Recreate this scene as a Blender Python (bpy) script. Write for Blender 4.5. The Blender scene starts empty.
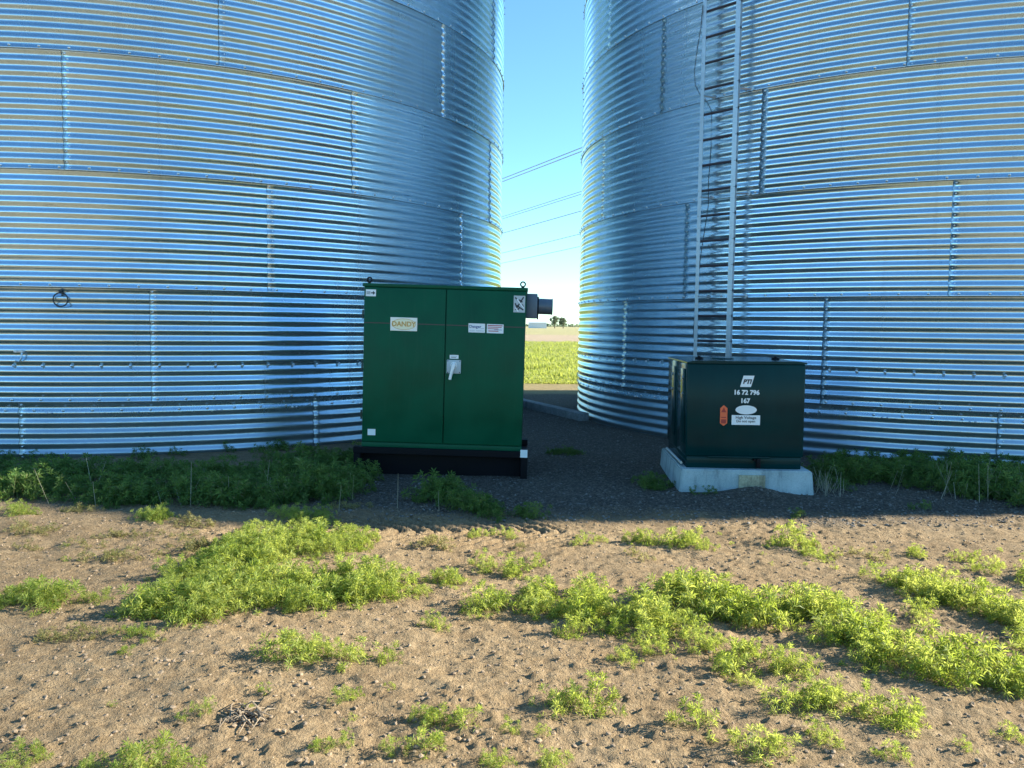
import bpy, bmesh, math, random
import numpy as np
from math import radians as RD, sin, cos, pi
from mathutils import Vector, Matrix

rng = np.random.default_rng(7)
random.seed(7)
SC = bpy.context.scene
COL = SC.collection
EYE = 1.38

# ------------------------------------------------------------------ helpers
def link(name, me, mat=None, parent=None):
    o = bpy.data.objects.new(name, me)
    COL.objects.link(o)
    if mat is not None:
        me.materials.clear(); me.materials.append(mat)
    if parent is not None:
        o.parent = parent
    return o

def empty(name, loc=(0, 0, 0), parent=None):
    o = bpy.data.objects.new(name, None)
    COL.objects.link(o); o.location = loc; o.empty_display_size = .2
    if parent is not None: o.parent = parent
    return o

def tag(o, label=None, cat=None, group=None, kind=None):
    if label: o['label'] = label
    if cat: o['category'] = cat
    if group: o['group'] = group
    if kind: o['kind'] = kind
    return o

def np_mesh(name, V, F, smooth=False):
    """V (n,3); F (m,k) array of equal sized faces"""
    V = np.asarray(V, dtype=np.float32); F = np.asarray(F, dtype=np.int32)
    me = bpy.data.meshes.new(name)
    m, k = F.shape
    me.vertices.add(len(V)); me.vertices.foreach_set('co', V.ravel())
    me.loops.add(m * k); me.loops.foreach_set('vertex_index', F.ravel())
    me.polygons.add(m)
    me.polygons.foreach_set('loop_start', np.arange(0, m * k, k, dtype=np.int32))
    me.polygons.foreach_set('loop_total', np.full(m, k, dtype=np.int32))
    me.polygons.foreach_set('use_smooth', np.full(m, smooth, dtype=bool))
    me.update(); me.validate()
    return me

class MB:
    def __init__(s): s.bm = bmesh.new()
    def box(s, lo, hi, bev=0.0, seg=2, M=None):
        c = [(a + b) / 2 for a, b in zip(lo, hi)]; d = [b - a for a, b in zip(lo, hi)]
        r = bmesh.ops.create_cube(s.bm, size=1)
        bmesh.ops.scale(s.bm, vec=d, verts=r['verts'])
        bmesh.ops.translate(s.bm, vec=c, verts=r['verts'])
        vs = r['verts']
        if bev > 0:
            es = list({e for v in vs for e in v.link_edges})
            q = bmesh.ops.bevel(s.bm, geom=es, offset=bev, segments=seg, affect='EDGES', profile=.5)
            vs = list({v for f in q['faces'] for v in f.verts} | {v for v in vs if v.is_valid})
        if M is not None:
            bmesh.ops.transform(s.bm, matrix=M, verts=vs)
        return s
    def cyl(s, p0, p1, r0, r1=None, n=16, bev=0):
        p0 = Vector(p0); p1 = Vector(p1); r1 = r0 if r1 is None else r1
        d = p1 - p0
        M = Matrix.Translation((p0 + p1) / 2) @ d.to_track_quat('Z', 'Y').to_matrix().to_4x4()
        bmesh.ops.create_cone(s.bm, cap_ends=True, segments=n, radius1=r0, radius2=r1, depth=d.length, matrix=M)
        return s
    def tube(s, pts, r, n=8):
        pts = [Vector(p) for p in pts]
        rings = []
        for i, p in enumerate(pts):
            t = (pts[min(i + 1, len(pts) - 1)] - pts[max(i - 1, 0)]).normalized()
            q = t.to_track_quat('Z', 'Y')
            rr = r[i] if isinstance(r, (list, tuple)) else r
            rings.append([s.bm.verts.new(p + q @ Vector((rr * cos(2 * pi * k / n), rr * sin(2 * pi * k / n), 0))) for k in range(n)])
        for a, b in zip(rings[:-1], rings[1:]):
            for k in range(n):
                s.bm.faces.new((a[k], a[(k + 1) % n], b[(k + 1) % n], b[k]))
        s.bm.faces.new(rings[0][::-1]); s.bm.faces.new(rings[-1])
        return s
    def torus(s, c, R, r, axis='Y', n=24, m=8):
        c = Vector(c); rings = []
        for i in range(n):
            a = 2 * pi * i / n; ring = []
            for k in range(m):
                b = 2 * pi * k / m
                u = (R + r * cos(b)) * cos(a); w = (R + r * cos(b)) * sin(a); h = r * sin(b)
                v = {'Y': (u, h, w), 'X': (h, u, w), 'Z': (u, w, h)}[axis]
                ring.append(s.bm.verts.new(c + Vector(v)))
            rings.append(ring)
        for i in range(n):
            a = rings[i]; b = rings[(i + 1) % n]
            for k in range(m):
                s.bm.faces.new((a[k], a[(k + 1) % m], b[(k + 1) % m], b[k]))
        return s
    def poly(s, pts, d):
        """prism of outline pts (x,z) from y=d[0] to y=d[1]"""
        a = [s.bm.verts.new((x, d[0], z)) for x, z in pts]
        b = [s.bm.verts.new((x, d[1], z)) for x, z in pts]
        s.bm.faces.new(a); s.bm.faces.new(b[::-1])
        n = len(pts)
        for i in range(n): s.bm.faces.new((a[i], b[i], b[(i + 1) % n], a[(i + 1) % n]))
        return s
    def build(s, name, mat, parent=None, smooth=None):
        bmesh.ops.recalc_face_normals(s.bm, faces=s.bm.faces[:])
        me = bpy.data.meshes.new(name); s.bm.to_mesh(me); s.bm.free()
        o = link(name, me, mat, parent)
        if smooth is not None:
            me.polygons.foreach_set('use_smooth', [True] * len(me.polygons))
            me.set_sharp_from_angle(angle=RD(smooth))
        return o

def text(name, body, size, loc, mat, parent, extrude=.0008, shear=0, bold=0, align='CENTER'):
    cu = bpy.data.curves.new(name, 'FONT')
    cu.body = body; cu.size = size; cu.align_x = align; cu.align_y = 'CENTER'
    cu.extrude = extrude; cu.shear = shear; cu.offset = bold; cu.resolution_u = 3
    t = bpy.data.objects.new(name, cu); COL.objects.link(t)
    bpy.context.view_layer.update()
    me = bpy.data.meshes.new_from_object(t.evaluated_get(bpy.context.evaluated_depsgraph_get()))
    bpy.data.objects.remove(t); bpy.data.curves.remove(cu)
    o = link(name, me, mat, parent)
    o.rotation_euler = (pi / 2, 0, 0); o.location = loc
    return o

# ------------------------------------------------------------------ value noise
def _hash(ix, iy, s):
    h = (ix.astype(np.int64) * 374761393 + iy.astype(np.int64) * 668265263 + s * 974711) & 0x7fffffff
    h = ((h ^ (h >> 13)) * 1274126177) & 0x7fffffff
    return ((h ^ (h >> 16)) & 0xffff) / 65535.0
def vnoise(x, y, s=0):
    ix = np.floor(x); iy = np.floor(y); fx = x - ix; fy = y - iy
    fx = fx * fx * (3 - 2 * fx); fy = fy * fy * (3 - 2 * fy)
    ix = ix.astype(np.int64); iy = iy.astype(np.int64)
    a = _hash(ix, iy, s); b = _hash(ix + 1, iy, s); c = _hash(ix, iy + 1, s); d = _hash(ix + 1, iy + 1, s)
    return (a + (b - a) * fx) * (1 - fy) + (c + (d - c) * fx) * fy
def fbm(x, y, s=0, o=4):
    v = 0; a = .5
    for i in range(o):
        v = v + a * vnoise(x, y, s + i); x = x * 2.03 + 7.1; y = y * 2.03 + 3.3; a *= .5
    return v - .47

def smooth01(a, b, x):
    t = np.clip((x - a) / (b - a), 0, 1); return t * t * (3 - 2 * t)

def ground_z(x, y):
    x = np.asarray(x, float); y = np.asarray(y, float)
    near = 1 - smooth01(9, 14, np.hypot(x, y - 3))
    lit = 1 - smooth01(6.0, 7.0, y)
    z = .030 * fbm(x * .9, y * .9, 3, 3)
    z = z + lit * (.040 * fbm(x * 4.2, y * 5.0, 21, 4))
    # coarse crumbs: pits and clods
    c = fbm(x * 16, y * 18, 41, 3)
    z = z + .026 * np.where(c > .02, c, c * .6) * (lit * .8 + .2)
    d = fbm(x * 40, y * 44, 61, 2)
    z = z + (.022 * np.maximum(-.25, d) + .007 * smooth01(.10, .16, d)) * (lit * .8 + .2) * (.45 + .9 * vnoise(x * 1.7, y * 1.9, 15))
    # tyre tread lugs pressed into the dry soil in front of the cabinet
    tr = np.exp(-((y - 5.45 + .12 * (x + .6)) / .33) ** 2) * smooth01(-1.6, -1.1, x) * (1 - smooth01(.1, .6, x))
    lug = np.abs(((x * 1.0 + np.abs(y - 5.45) * 1.1) / .12) % 1.0 - .5) * 2
    z = z - tr * .036 * (lug > .55) * (.4 + vnoise(x * 5, y * 5, 77))
    z = z * near
    z = z + .075 * np.exp(-((x - 2.0) / .26) ** 2 - ((y - 6.68) / .16) ** 2)
    # soil banked a little along the bins
    z = z + .04 * smooth01(7.0, 8.6, y) * (1 - smooth01(20, 26, y))
    # far field rolls gently
    r = np.hypot(x, y)
    z = z + smooth01(60, 500, r) * (.9 * np.sin(x * .006 + 1) + .5 * np.sin(y * .009)) * .4
    return z

# ------------------------------------------------------------------ node helpers
def new_mat(name):
    m = bpy.data.materials.new(name); m.use_nodes = True
    nt = m.node_tree; b = nt.nodes['Principled BSDF']
    return m, nt, b
def N(nt, t, **kw):
    n = nt.nodes.new(t)
    for k, v in kw.items():
        if k.startswith('i_'): n.inputs[k[2:]].default_value = v
        else: setattr(n, k, v)
    return n
def ramp(nt, stops, interp='LINEAR'):
    r = nt.nodes.new('ShaderNodeValToRGB'); e = r.color_ramp; e.interpolation = interp
    while len(e.elements) < len(stops): e.elements.new(.5)
    for el, (p, c) in zip(e.elements, stops):
        el.position = p; el.color = (*c, 1) if len(c) == 3 else c
    return r
def noise(nt, vec, scale, detail=4, rough=.55, dim='3D'):
    n = nt.nodes.new('ShaderNodeTexNoise'); n.noise_dimensions = dim
    n.inputs['Scale'].default_value = scale; n.inputs['Detail'].default_value = detail
    n.inputs['Roughness'].default_value = rough
    if vec is not None: nt.links.new(vec, n.inputs['Vector'])
    return n
def mix(nt, fac, a, b, mode='MIX'):
    m = nt.nodes.new('ShaderNodeMix'); m.data_type = 'RGBA'; m.blend_type = mode
    for sock, v in ((m.inputs[0], fac), (m.inputs[6], a), (m.inputs[7], b)):
        if isinstance(v, (int, float)): sock.default_value = v
        elif isinstance(v, tuple): sock.default_value = (*v, 1)
        else: nt.links.new(v, sock)
    return m.outputs[2]
def math_n(nt, op, a, b=None, c=None, clamp=False):
    m = nt.nodes.new('ShaderNodeMath'); m.operation = op; m.use_clamp = clamp
    for i, v in enumerate((a, b, c)):
        if v is None: continue
        if isinstance(v, (int, float)): m.inputs[i].default_value = v
        else: nt.links.new(v, m.inputs[i])
    return m.outputs[0]
def maprange(nt, v, a, b, c=0., d=1., smooth=True):
    m = nt.nodes.new('ShaderNodeMapRange'); m.interpolation_type = 'SMOOTHSTEP' if smooth else 'LINEAR'
    nt.links.new(v, m.inputs[0])
    for i, k in zip((1, 2, 3, 4), (a, b, c, d)): m.inputs[i].default_value = k
    return m.outputs[0]
def bump(nt, b, h, strength, dist):
    n = nt.nodes.new('ShaderNodeBump'); n.inputs['Strength'].default_value = strength
    n.inputs['Distance'].default_value = dist
    nt.links.new(h, n.inputs['Height']); nt.links.new(n.outputs[0], b.inputs['Normal'])

# ------------------------------------------------------------------ materials
def mat_paint(name, col, rough=.45, var=.25, dirt=None, scale=3., spec=.5):
    m, nt, b = new_mat(name)
    tc = N(nt, 'ShaderNodeTexCoord')
    n1 = noise(nt, tc.outputs['Object'], scale, 5)
    mp = N(nt, 'ShaderNodeMapping'); mp.inputs['Scale'].default_value = (9, 9, .8)
    nt.links.new(tc.outputs['Object'], mp.inputs[0])
    n2 = noise(nt, mp.outputs[0], 4, 4)
    c0 = tuple(x * (1 - var) for x in col); c1 = tuple(x * (1 + var) for x in col)
    r = ramp(nt, [(.3, c0), (.7, c1)]); nt.links.new(n1.outputs[0], r.inputs[0])
    out = r.outputs[0]
    if dirt:
        f = maprange(nt, n2.outputs[0], .5, .8, 0, .35)
        out = mix(nt, f, out, dirt)
    nt.links.new(out, b.inputs['Base Color'])
    rr = maprange(nt, n1.outputs[0], .3, .7, rough * .8, rough * 1.2)
    nt.links.new(rr, b.inputs['Roughness'])
    b.inputs['Specular IOR Level'].default_value = spec
    n3 = noise(nt, tc.outputs['Object'], 260, 2)
    bump(nt, b, n3.outputs[0], .06, .002)
    return m

def mat_galv(name, col=(.60, .68, .76), rough=.2, metal=1.0, tinted=False):
    m, nt, b = new_mat(name)
    tc = N(nt, 'ShaderNodeTexCoord')
    n1 = noise(nt, tc.outputs['Object'], 1.3, 4)
    n2 = noise(nt, tc.outputs['Object'], 55, 3)
    f = math_n(nt, 'MULTIPLY_ADD', n1.outputs[0], .35, math_n(nt, 'MULTIPLY_ADD', n2.outputs[0], .18, .72))
    if tinted:
        at = N(nt, 'ShaderNodeAttribute', attribute_name='sheet_tint', attribute_type='GEOMETRY')
        f = math_n(nt, 'MULTIPLY', f, maprange(nt, at.outputs['Fac'], 0, 1, .84, 1.1, False))
        rr0 = maprange(nt, at.outputs['Fac'], 0, 1, rough * 1.25, rough * .85, False)
    else:
        rr0 = None
    # dull scuffs and dust streaks
    mp = N(nt, 'ShaderNodeMapping'); mp.inputs['Scale'].default_value = (1.2, 1.2, 14)
    nt.links.new(tc.outputs['Object'], mp.inputs[0])
    n3 = noise(nt, mp.outputs[0], 2.2, 6, .65)
    sc = maprange(nt, n3.outputs[0], .58, .76, 0, .5)
    mp2 = N(nt, 'ShaderNodeMapping'); mp2.inputs['Scale'].default_value = (5, 5, .22)
    nt.links.new(tc.outputs['Object'], mp2.inputs[0])
    n5 = noise(nt, mp2.outputs[0], 1.5, 5, .7)
    sc = math_n(nt, 'ADD', sc, maprange(nt, n5.outputs[0], .54, .74, 0, .32), clamp=True)
    if tinted:   # dust and splash thrown up on the lowest sheets
        sz = N(nt, 'ShaderNodeSeparateXYZ'); nt.links.new(tc.outputs['Object'], sz.inputs[0])
        dz = maprange(nt, math_n(nt, 'MULTIPLY_ADD', n5.outputs[0], .5, sz.outputs[2]), .45, 1.05, .55, 0)
        sc = math_n(nt, 'MAXIMUM', sc, dz)
    base = mix(nt, 1.0, col, f, 'MULTIPLY')
    base = mix(nt, sc, base, (.33, .36, .38))
    nt.links.new(base, b.inputs['Base Color'])
    b.inputs['Metallic'].default_value = metal
    sp = math_n(nt, 'MULTIPLY_ADD', n1.outputs[0], .05, math_n(nt, 'MULTIPLY', sc, .22))
    if rr0 is None: rr = math_n(nt, 'ADD', sp, rough)
    else: rr = math_n(nt, 'ADD', sp, rr0)
    nt.links.new(rr, b.inputs['Roughness'])
    w = noise(nt, tc.outputs['Object'], 2.6, 2)
    h = math_n(nt, 'MULTIPLY_ADD', n2.outputs[0], .01, w.outputs[0])
    bump(nt, b, h, .45, .014)
    return m

def mat_leaf(name, c0, c1, trans0, trans1, tip=(.3, .33, .1)):
    m, nt, b = new_mat(name)
    out = nt.nodes['Material Output']
    g = N(nt, 'ShaderNodeNewGeometry')
    n1 = noise(nt, g.outputs['Position'], 6.0, 3)
    ri = g.outputs['Random Per Island']
    f = math_n(nt, 'MULTIPLY_ADD', ri, .6, math_n(nt, 'MULTIPLY_ADD', n1.outputs[0], 1.9, -.8), clamp=True)
    ca = mix(nt, f, c0, c1); ct = mix(nt, f, trans0, trans1)
    dead = maprange(nt, ri, .93, .97, 0, .8)
    ca = mix(nt, dead, ca, tip); ct = mix(nt, dead, ct, tip)
    nt.links.new(ca, b.inputs['Base Color']); b.inputs['Roughness'].default_value = .55
    b.inputs['Specular IOR Level'].default_value = .3
    t = N(nt, 'ShaderNodeBsdfTranslucent'); nt.links.new(ct, t.inputs[0])
    mx = N(nt, 'ShaderNodeMixShader'); mx.inputs[0].default_value = .5
    nt.links.new(b.outputs[0], mx.inputs[1]); nt.links.new(t.outputs[0], mx.inputs[2])
    nt.links.new(mx.outputs[0], out.inputs['Surface'])
    return m

def mat_ground():
    m, nt, b = new_mat('ground_soil')
    g = N(nt, 'ShaderNodeNewGeometry'); P = g.outputs['Position']
    sx = N(nt, 'ShaderNodeSeparateXYZ'); nt.links.new(P, sx.inputs[0]); X, Y = sx.outputs[0], sx.outputs[1]
    nA = noise(nt, P, 1.1, 5, .6); nB = noise(nt, P, 14, 5, .65); nC = noise(nt, P, 90, 4, .7)
    soil = ramp(nt, [(.25, (.140, .090, .044)), (.5, (.250, .177, .096)), (.75, (.345, .258, .150))])
    q = math_n(nt, 'MULTIPLY_ADD', nB.outputs[0], .6, math_n(nt, 'MULTIPLY', nA.outputs[0], .42))
    nt.links.new(q, soil.inputs[0])
    sp = maprange(nt, nC.outputs[0], .55, .68, 0, .6)
    s1 = mix(nt, sp, soil.outputs[0], (.40, .31, .19))
    sd = maprange(nt, nC.outputs[0], .45, .33, 0, .6)
    s1 = mix(nt, sd, s1, (.08, .055, .036))
    # gravel yard between and in front of the bins
    vo = N(nt, 'ShaderNodeTexVoronoi'); vo.inputs['Scale'].default_value = 48
    nt.links.new(P, vo.inputs['Vector'])
    gr = ramp(nt, [(0, (.055, .049, .040)), (.55, (.130, .117, .097)), (.9, (.22, .20, .168)), (1, (.33, .30, .26))])
    nt.links.new(vo.outputs['Color'], gr.inputs[0])
    gv = mix(nt, maprange(nt, vo.outputs['Distance'], .25, .6, 0, .6), gr.outputs[0], (.05, .045, .04))
    dy = math_n(nt, 'MULTIPLY_ADD', nA.outputs[0], 1.4, math_n(nt, 'MULTIPLY_ADD', nB.outputs[0], .5, Y))
    mg = maprange(nt, dy, 6.6, 7.2, 0, .92)
    lx = maprange(nt, X, -2.2, -1.0, .35, 1)
    mg = math_n(nt, 'MULTIPLY', mg, lx)
    c = mix(nt, mg, s1, gv)
    # bare edge of the field behind the bins, then crop, pale strip, stubble
    fe = maprange(nt, math_n(nt, 'MULTIPLY_ADD', nA.outputs[0], 1.2, Y), 16.4, 17.0)
    c = mix(nt, fe, c, mix(nt, nB.outputs[0], (.25, .19, .09), (.36, .29, .15)))
    nF = noise(nt, P, .5, 5, .65)
    mp = N(nt, 'ShaderNodeMapping'); mp.inputs['Scale'].default_value = (.02, .35, 1); nt.links.new(P, mp.inputs[0])
    nL = noise(nt, mp.outputs[0], 1.0, 4, .6)
    crop = mix(nt, nF.outputs[0], (.21, .24, .05), (.29, .30, .09))
    f1 = maprange(nt, math_n(nt, 'MULTIPLY_ADD', nB.outputs[0], 2, math_n(nt, 'MULTIPLY_ADD', nF.outputs[0], 3, Y)), 20.6, 24.0)
    c = mix(nt, f1, c, crop)
    f2 = maprange(nt, math_n(nt, 'MULTIPLY_ADD', nF.outputs[0], 6, Y), 72, 80)
    c = mix(nt, f2, c, mix(nt, nL.outputs[0], (.36, .27, .17), (.46, .36, .24)))
    f3 = maprange(nt, math_n(nt, 'MULTIPLY_ADD', nF.outputs[0], 12, Y), 118, 140)
    c = mix(nt, f3, c, mix(nt, nL.outputs[0], (.30, .28, .12), (.40, .35, .18)))
    # unseen ground behind the camera, made pale to feed the bins' reflections
    fb = maprange(nt, math_n(nt, 'MULTIPLY_ADD', nF.outputs[0], 3, Y), -3, -9)
    c = mix(nt, fb, c, mix(nt, nF.outputs[0], (.30, .29, .26), (.43, .41, .38)))
    nt.links.new(c, b.inputs['Base Color'])
    b.inputs['Roughness'].default_value = .95; b.inputs['Specular IOR Level'].default_value = .15
    hh = math_n(nt, 'MULTIPLY_ADD', nB.outputs[0], .7, math_n(nt, 'MULTIPLY', nC.outputs[0], .45))
    hv = math_n(nt, 'MULTIPLY', math_n(nt, 'SUBTRACT', .6, vo.outputs['Distance']), mg)
    bump(nt, b, math_n(nt, 'ADD', hh, hv), 1.0, .028)
    return m

M_WALL = mat_galv('galvanised_sheet', (.53, .70, .79), .20, .89, tinted=True)
M_GALV = mat_galv('galvanised_bar', (.44, .50, .54), .42)
M_RUNG = mat_paint('dark_rung', (.035, .025, .035), .6, .2)
M_LAPGAP = mat_paint('lap_shadow_edge', (.05, .07, .085), .7, .2)  # dark strip colour for the shadow gap and oxidised edge at sheet laps
M_BOLT = mat_galv('zinc_bolt', (.66, .72, .76), .42)
M_ROOF = mat_galv('roof_sheet', (.60, .66, .72), .28)
M_GREEN = mat_paint('green_enamel', (.001, .072, .034), .42, .2, (.014, .085, .045), spec=.16)
M_GREEND = mat_paint('dark_hinge_green', (.004, .03, .02), .5, .15)  # darker green of the cabinet hinges
M_TGREEN = mat_paint('dark_green_enamel', (.001, .027, .028), .15, .2, (.004, .034, .032), spec=.12)
M_BLACK = mat_paint('black_steel', (.004, .004, .006), .6, .4, (.010, .008, .007), spec=.15)
M_STRIPE = mat_paint('dull_brown_tape', (.05, .045, .035), .6, .2)
M_WHITE = mat_paint('sticker_white', (.72, .76, .76), .45, .05)
M_CREAM = mat_paint('sticker_cream', (.80, .78, .68), .45, .05)
M_OCHRE = mat_paint('ochre_ink', (.58, .33, .09), .5, .1)
M_YEL = mat_paint('pale_yellow_ink', (.80, .74, .50), .5, .06)
M_INK = mat_paint('dark_ink', (.03, .035, .04), .6, .1)
M_BLUEINK = mat_paint('blue_ink', (.05, .10, .25), .6, .1)
M_REDINK = mat_paint('red_ink', (.42, .10, .12), .6, .1)
M_ORANGE = mat_paint('orange_label', (.75, .13, .04), .5, .1)
M_DKORANGE = mat_paint('dark_red_label', (.35, .03, .02), .5, .1)
M_GREYBOX = mat_paint('grey_blue_enamel', (.10, .14, .18), .4, .15, (.16, .16, .15))
M_GREYP = mat_paint('grey_plastic', (.42, .47, .48), .5, .06)
M_LEVER = mat_paint('white_plastic', (.80, .80, .77), .4, .05)
M_RUBBER = mat_paint('black_rubber', (.015, .017, .02), .6, .2)
M_WIRE = mat_paint('conductor', (.24, .30, .34), .5, .1)

def mat_concrete(name, c0, c1, sc=30):
    m, nt, b = new_mat(name)
    tc = N(nt, 'ShaderNodeTexCoord')
    n1 = noise(nt, tc.outputs['Object'], 4, 5); n2 = noise(nt, tc.outputs['Object'], sc * 4, 3, .7)
    q = math_n(nt, 'MULTIPLY_ADD', n1.outputs[0], .5, math_n(nt, 'MULTIPLY', n2.outputs[0], .5))
    r = ramp(nt, [(.32, c0), (.68, c1)]); nt.links.new(q, r.inputs[0])
    mp = N(nt, 'ShaderNodeMapping'); mp.inputs['Scale'].default_value = (7, 7, 1.5); nt.links.new(tc.outputs['Object'], mp.inputs[0])
    n4 = noise(nt, mp.outputs[0], 1.6, 5, .65)
    st = mix(nt, maprange(nt, n4.outputs[0], .48, .72, 0, .6), r.outputs[0], tuple(.45 * x for x in c0))
    nt.links.new(st, b.inputs['Base Color']); b.inputs['Roughness'].default_value = .9
    bump(nt, b, n2.outputs[0], .5, .006)
    return m
M_CONC = mat_concrete('concrete', (.22, .30, .31), (.46, .55, .55))
M_CONCY = mat_concrete('lichen_block', (.16, .16, .10), (.62, .58, .40), 14)
M_TIMBER = mat_concrete('weathered_timber', (.14, .155, .155), (.32, .345, .345), 10)
M_BARK = mat_concrete('bark', (.06, .045, .03), (.14, .11, .08), 20)
M_STONE = mat_concrete('field_stone', (.17, .12, .07), (.34, .255, .165), 20)
M_GRAVEL = mat_concrete('gravel_stone', (.06, .054, .046), (.26, .245, .215), 8)
M_SHEDW = mat_paint('shed_white', (.6, .64, .66), .5, .1)
M_SHEDR = mat_paint('shed_roof', (.5, .55, .58), .5, .1)

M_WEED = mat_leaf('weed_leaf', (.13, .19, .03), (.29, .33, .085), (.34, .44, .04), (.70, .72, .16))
M_WEEDS = mat_leaf('shaded_weed_leaf', (.06, .13, .03), (.15, .23, .06), (.10, .2, .03), (.24, .32, .07), (.2, .2, .09))  # same weed standing in shade, the darkening put into its leaf colour
M_DRY = mat_leaf('dry_weed', (.16, .15, .06), (.34, .30, .13), (.26, .25, .07), (.5, .44, .16))
M_CROP = mat_leaf('crop_leaf', (.19, .23, .04), (.31, .33, .09), (.40, .46, .06), (.62, .62, .14))
M_TREE = mat_leaf('hazed_tree_leaf', (.11, .15, .11), (.18, .22, .16), (.12, .16, .08), (.2, .24, .13))  # haze on the far trees mixed into a paler leaf colour

# ------------------------------------------------------------------ ground
def axis(segs):
    out = []
    for a, b, st in segs:
        n = max(1, int(round((b - a) / st))); out.append(np.linspace(a, b, n, endpoint=False))
    out.append([segs[-1][1]])
    return np.concatenate(out)
gx = axis([(-6000, -800, 1300), (-800, -120, 85), (-120, -20, 7), (-20, -6, 1), (-6, -4.3, .12), (-4.3, -2.6, .022), (-2.6, 2.8, .0135), (2.8, 4.8, .022), (4.8, 6.5, .12), (6.5, 20, 1), (20, 120, 7), (120, 800, 85), (800, 6000, 1300)])
gy = axis([(-3000, -300, 450), (-300, -40, 20), (-40, -4, 3), (-4, 1.6, .35), (1.6, 2.3, .05), (2.3, 4.4, .0125), (4.4, 6.4, .018), (6.4, 9.5, .05), (9.5, 18, .2), (18, 40, 1), (40, 140, 6), (140, 800, 60), (800, 7000, 1000)])
GX, GY = np.meshgrid(gx, gy)
V = np.stack([GX.ravel(), GY.ravel(), ground_z(GX, GY).ravel()], -1)
nx, ny = len(gx), len(gy)
ii = (np.arange(ny - 1)[:, None] * nx + np.arange(nx - 1)[None, :]).ravel()
ground = link('ground', np_mesh('ground', V, np.stack([ii, ii + 1, ii + nx + 1, ii + nx], -1), True), mat_ground())
tag(ground, kind='structure')

def gz(x, y): return float(ground_z(np.array([x]), np.array([y]))[0])

# ------------------------------------------------------------------ grain bins
R = 4.97; H = 1.1176; PITCH = H / 11; NS = 11; DTH = 360 / NS
def corr(z):  # z relative to seam
    return .0098 * np.cos(2 * pi * z / PITCH)
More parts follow.
